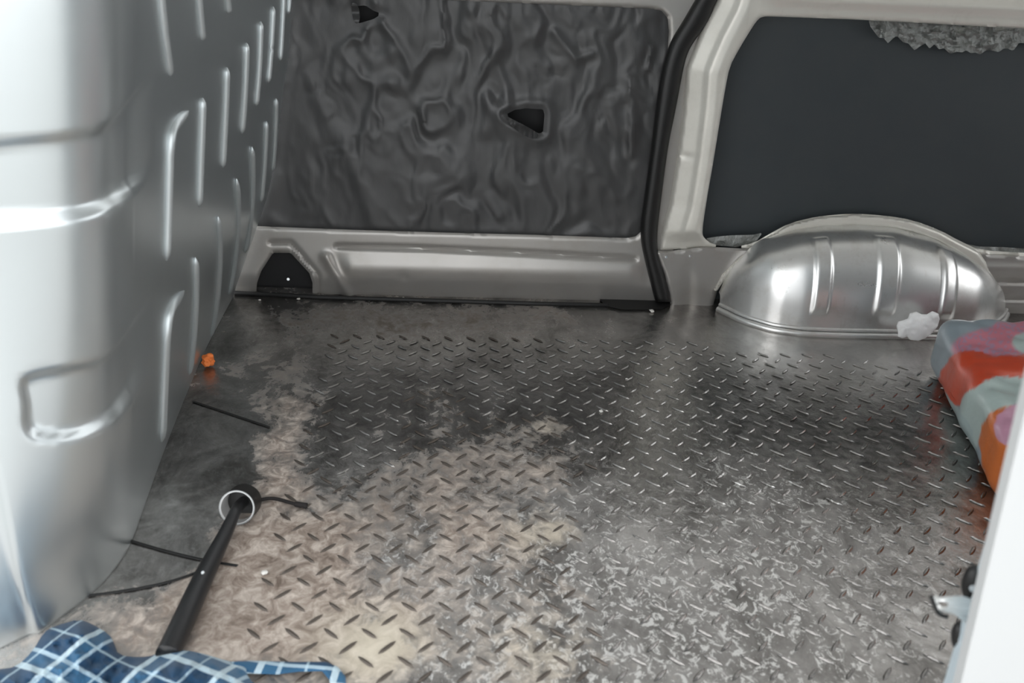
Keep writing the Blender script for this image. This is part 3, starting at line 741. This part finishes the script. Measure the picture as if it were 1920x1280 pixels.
rr = [.0030+.0016*(i > len(P2)*.75) for i in range(len(P2))]; rr[-1] = .001
keep_parent(tube('cord', P2, rr, m_cord, None, 8), rod)

# orange foam scrap
def lump(name, c, r, m, seed, sub=2, flat=.7):
    bm = bmesh.new(); bmesh.ops.create_icosphere(bm, subdivisions=sub, radius=1)
    for v in bm.verts:
        k = 1+.45*fbm(v.co.x*1.7+seed, v.co.y*1.7, v.co.z*1.7, 3); v.co = Vector((v.co.x*r*k, v.co.y*r*k, v.co.z*r*flat*k))
    zm = min(v.co.z for v in bm.verts)
    for v in bm.verts: v.co += Vector((c[0], c[1], c[2]-zm))
    me = bpy.data.meshes.new(name); bm.to_mesh(me); bm.free(); return link(name, me, m, None, False)
tag(lump('foam_scrap', onfloor(391, 687), .014, m_orange, 3, 3, .9), 'small orange foam scrap at the foot of the ribbed bulkhead', 'scrap')
for i, (px, py, r, lab) in enumerate(((560, 562, .005, 'tiny pale chip on the floor below the dark recess of the door'), (1222, 585, .007, 'pale chip beside the rubber strip at the foot of the door seal'),
        (1127, 772, .005, 'tiny white chip in the middle of the dark smudged plate'), (1175, 711, .0035, 'tiny pale chip on the plate left of the bright streak'),
        (496, 1076, .006, 'pale chip in the dust to the right of the black rod'), (755, 561, .007, 'thin pale flake by the wall under the sliding door'), (487, 563, .0035, 'tiny chip on the floor nearest the bulkhead corner'), (1302, 566, .006, 'rusty grey crumb between door seal and wheel arch'))):
    tag(lump('paint_chip', onfloor(px, py, .0), r, m_chip, i*3.1, 1, .4), lab, 'chip')

# ---------------------------------------------------------------- blue plaid cloth
m_plaid = mat('blue_plaid', (.02, .08, .16), .85)
uvn = nd(m_plaid, 'ShaderNodeAttribute', attribute_name='weave'); sep = nd(m_plaid, 'ShaderNodeSeparateXYZ'); lk(m_plaid, uvn.outputs['Vector'], sep.inputs[0])
def stripes(src, period, offs, wid):
    f = math_n(m_plaid, 'FRACT', math_n(m_plaid, 'ADD', math_n(m_plaid, 'DIVIDE', src, period), offs))
    return math_n(m_plaid, 'LESS_THAN', math_n(m_plaid, 'ABSOLUTE', math_n(m_plaid, 'SUBTRACT', f, .5)), wid)
U, Vv = sep.outputs[0], sep.outputs[1]
c = (.008, .050, .115)
for src in (U, Vv):
    c = mix(m_plaid, math_n(m_plaid, 'MULTIPLY', stripes(src, .098, .0, .17), .5), c, (.04, .15, .28))
for src in (U, Vv):
    c = mix(m_plaid, math_n(m_plaid, 'MULTIPLY', stripes(src, .098, .13, .045), .75), c, (.62, .76, .82))
    c = mix(m_plaid, math_n(m_plaid, 'MULTIPLY', stripes(src, .098, -.13, .03), .65), c, (.55, .70, .78))
    c = mix(m_plaid, math_n(m_plaid, 'MULTIPLY', stripes(src, .098, .5, .018), .6), c, (.50, .66, .74))
lk(m_plaid, c, bsdf(m_plaid).inputs['Base Color']); bump(m_plaid, noise_n(m_plaid, 300, 3), .3, .001)
bsdf(m_plaid).inputs['Sheen Weight'].default_value = .1
def weave(me, rot, sx=1.0, warp=.004):
    co = np.zeros(len(me.vertices)*3); me.vertices.foreach_get('co', co); co = co.reshape(-1, 3)
    ca_, sa_ = math.cos(rot), math.sin(rot); o = np.zeros_like(co)
    for i, (x, y, z) in enumerate(co):
        x, y, _z = onfloor(*project((x, y, z)))
        wx = warp*fbm(x*7, y*7, 1, 2); wy = warp*fbm(x*7, y*7, 7, 2)
        o[i] = ((x*ca_-y*sa_)*sx+wx+z*.15, (x*sa_+y*ca_)*sx+wy-z*.1, 0)
    a = me.attributes.new('weave', 'FLOAT_VECTOR', 'POINT'); a.data.foreach_set('vector', o.ravel().astype(np.float32))
def clothmap(px, py, d): return onfloor(px, py, max(d, .001))
CL = [(-60,1262),(0,1254),(30,1250),(60,1222),(82,1185),(100,1174),(148,1160),(170,1168),(205,1188),(214,1205),(222,1228),(262,1232),(290,1228),(302,1218),(330,1217),(372,1222),(430,1240),(452,1242),(468,1252),(462,1268),(500,1300),(520,1400),(-60,1400)]
def cl_depth(P, sd):
    e = np.clip(sd/26, 0, 1)**.6
    g1 = linedist(P, [(300,1290),(360,1262),(440,1300)]); g2 = linedist(P, [(150,1180),(140,1230),(60,1300)]); g3 = linedist(P, [(230,1245),(200,1300)])
    d = .022+.032*np.exp(-(g1/60)**2)+.020*np.exp(-(g2/26)**2)-.014*np.exp(-(g3/20)**2)
    n_ = np.array([.012*ridge(a/85., b/60., 2, 3)+.006*fbm(a/22., b/26., 5, 3) for a, b in P])
    return .003+e*(d+n_)
cl = sheet('plaid_cloth', smooth_poly(CL, 1), [], cl_depth, 4.0, clothmap, m_plaid, None, rim=.004)
weave(cl.data, .5)
tag(cl, 'crumpled blue and white plaid cloth on the floor below the bulkhead', 'cloth')
BAND = [(430,1240),(470,1238),(530,1240),(590,1240),(612,1240),(634,1250),(648,1268),(652,1330),(622,1330),(618,1275),(604,1258),(560,1259),(520,1264),(462,1262)]
bd = sheet('tie_band', BAND, [], lambda P, sd: .010+.004*np.sin(P[:, 0]/22.)+.003*np.clip(sd/5, 0, 1), 3.0, clothmap, m_plaid, None, rim=.004)
weave(bd.data, .15, 1.0, .004); bd.parent = cl
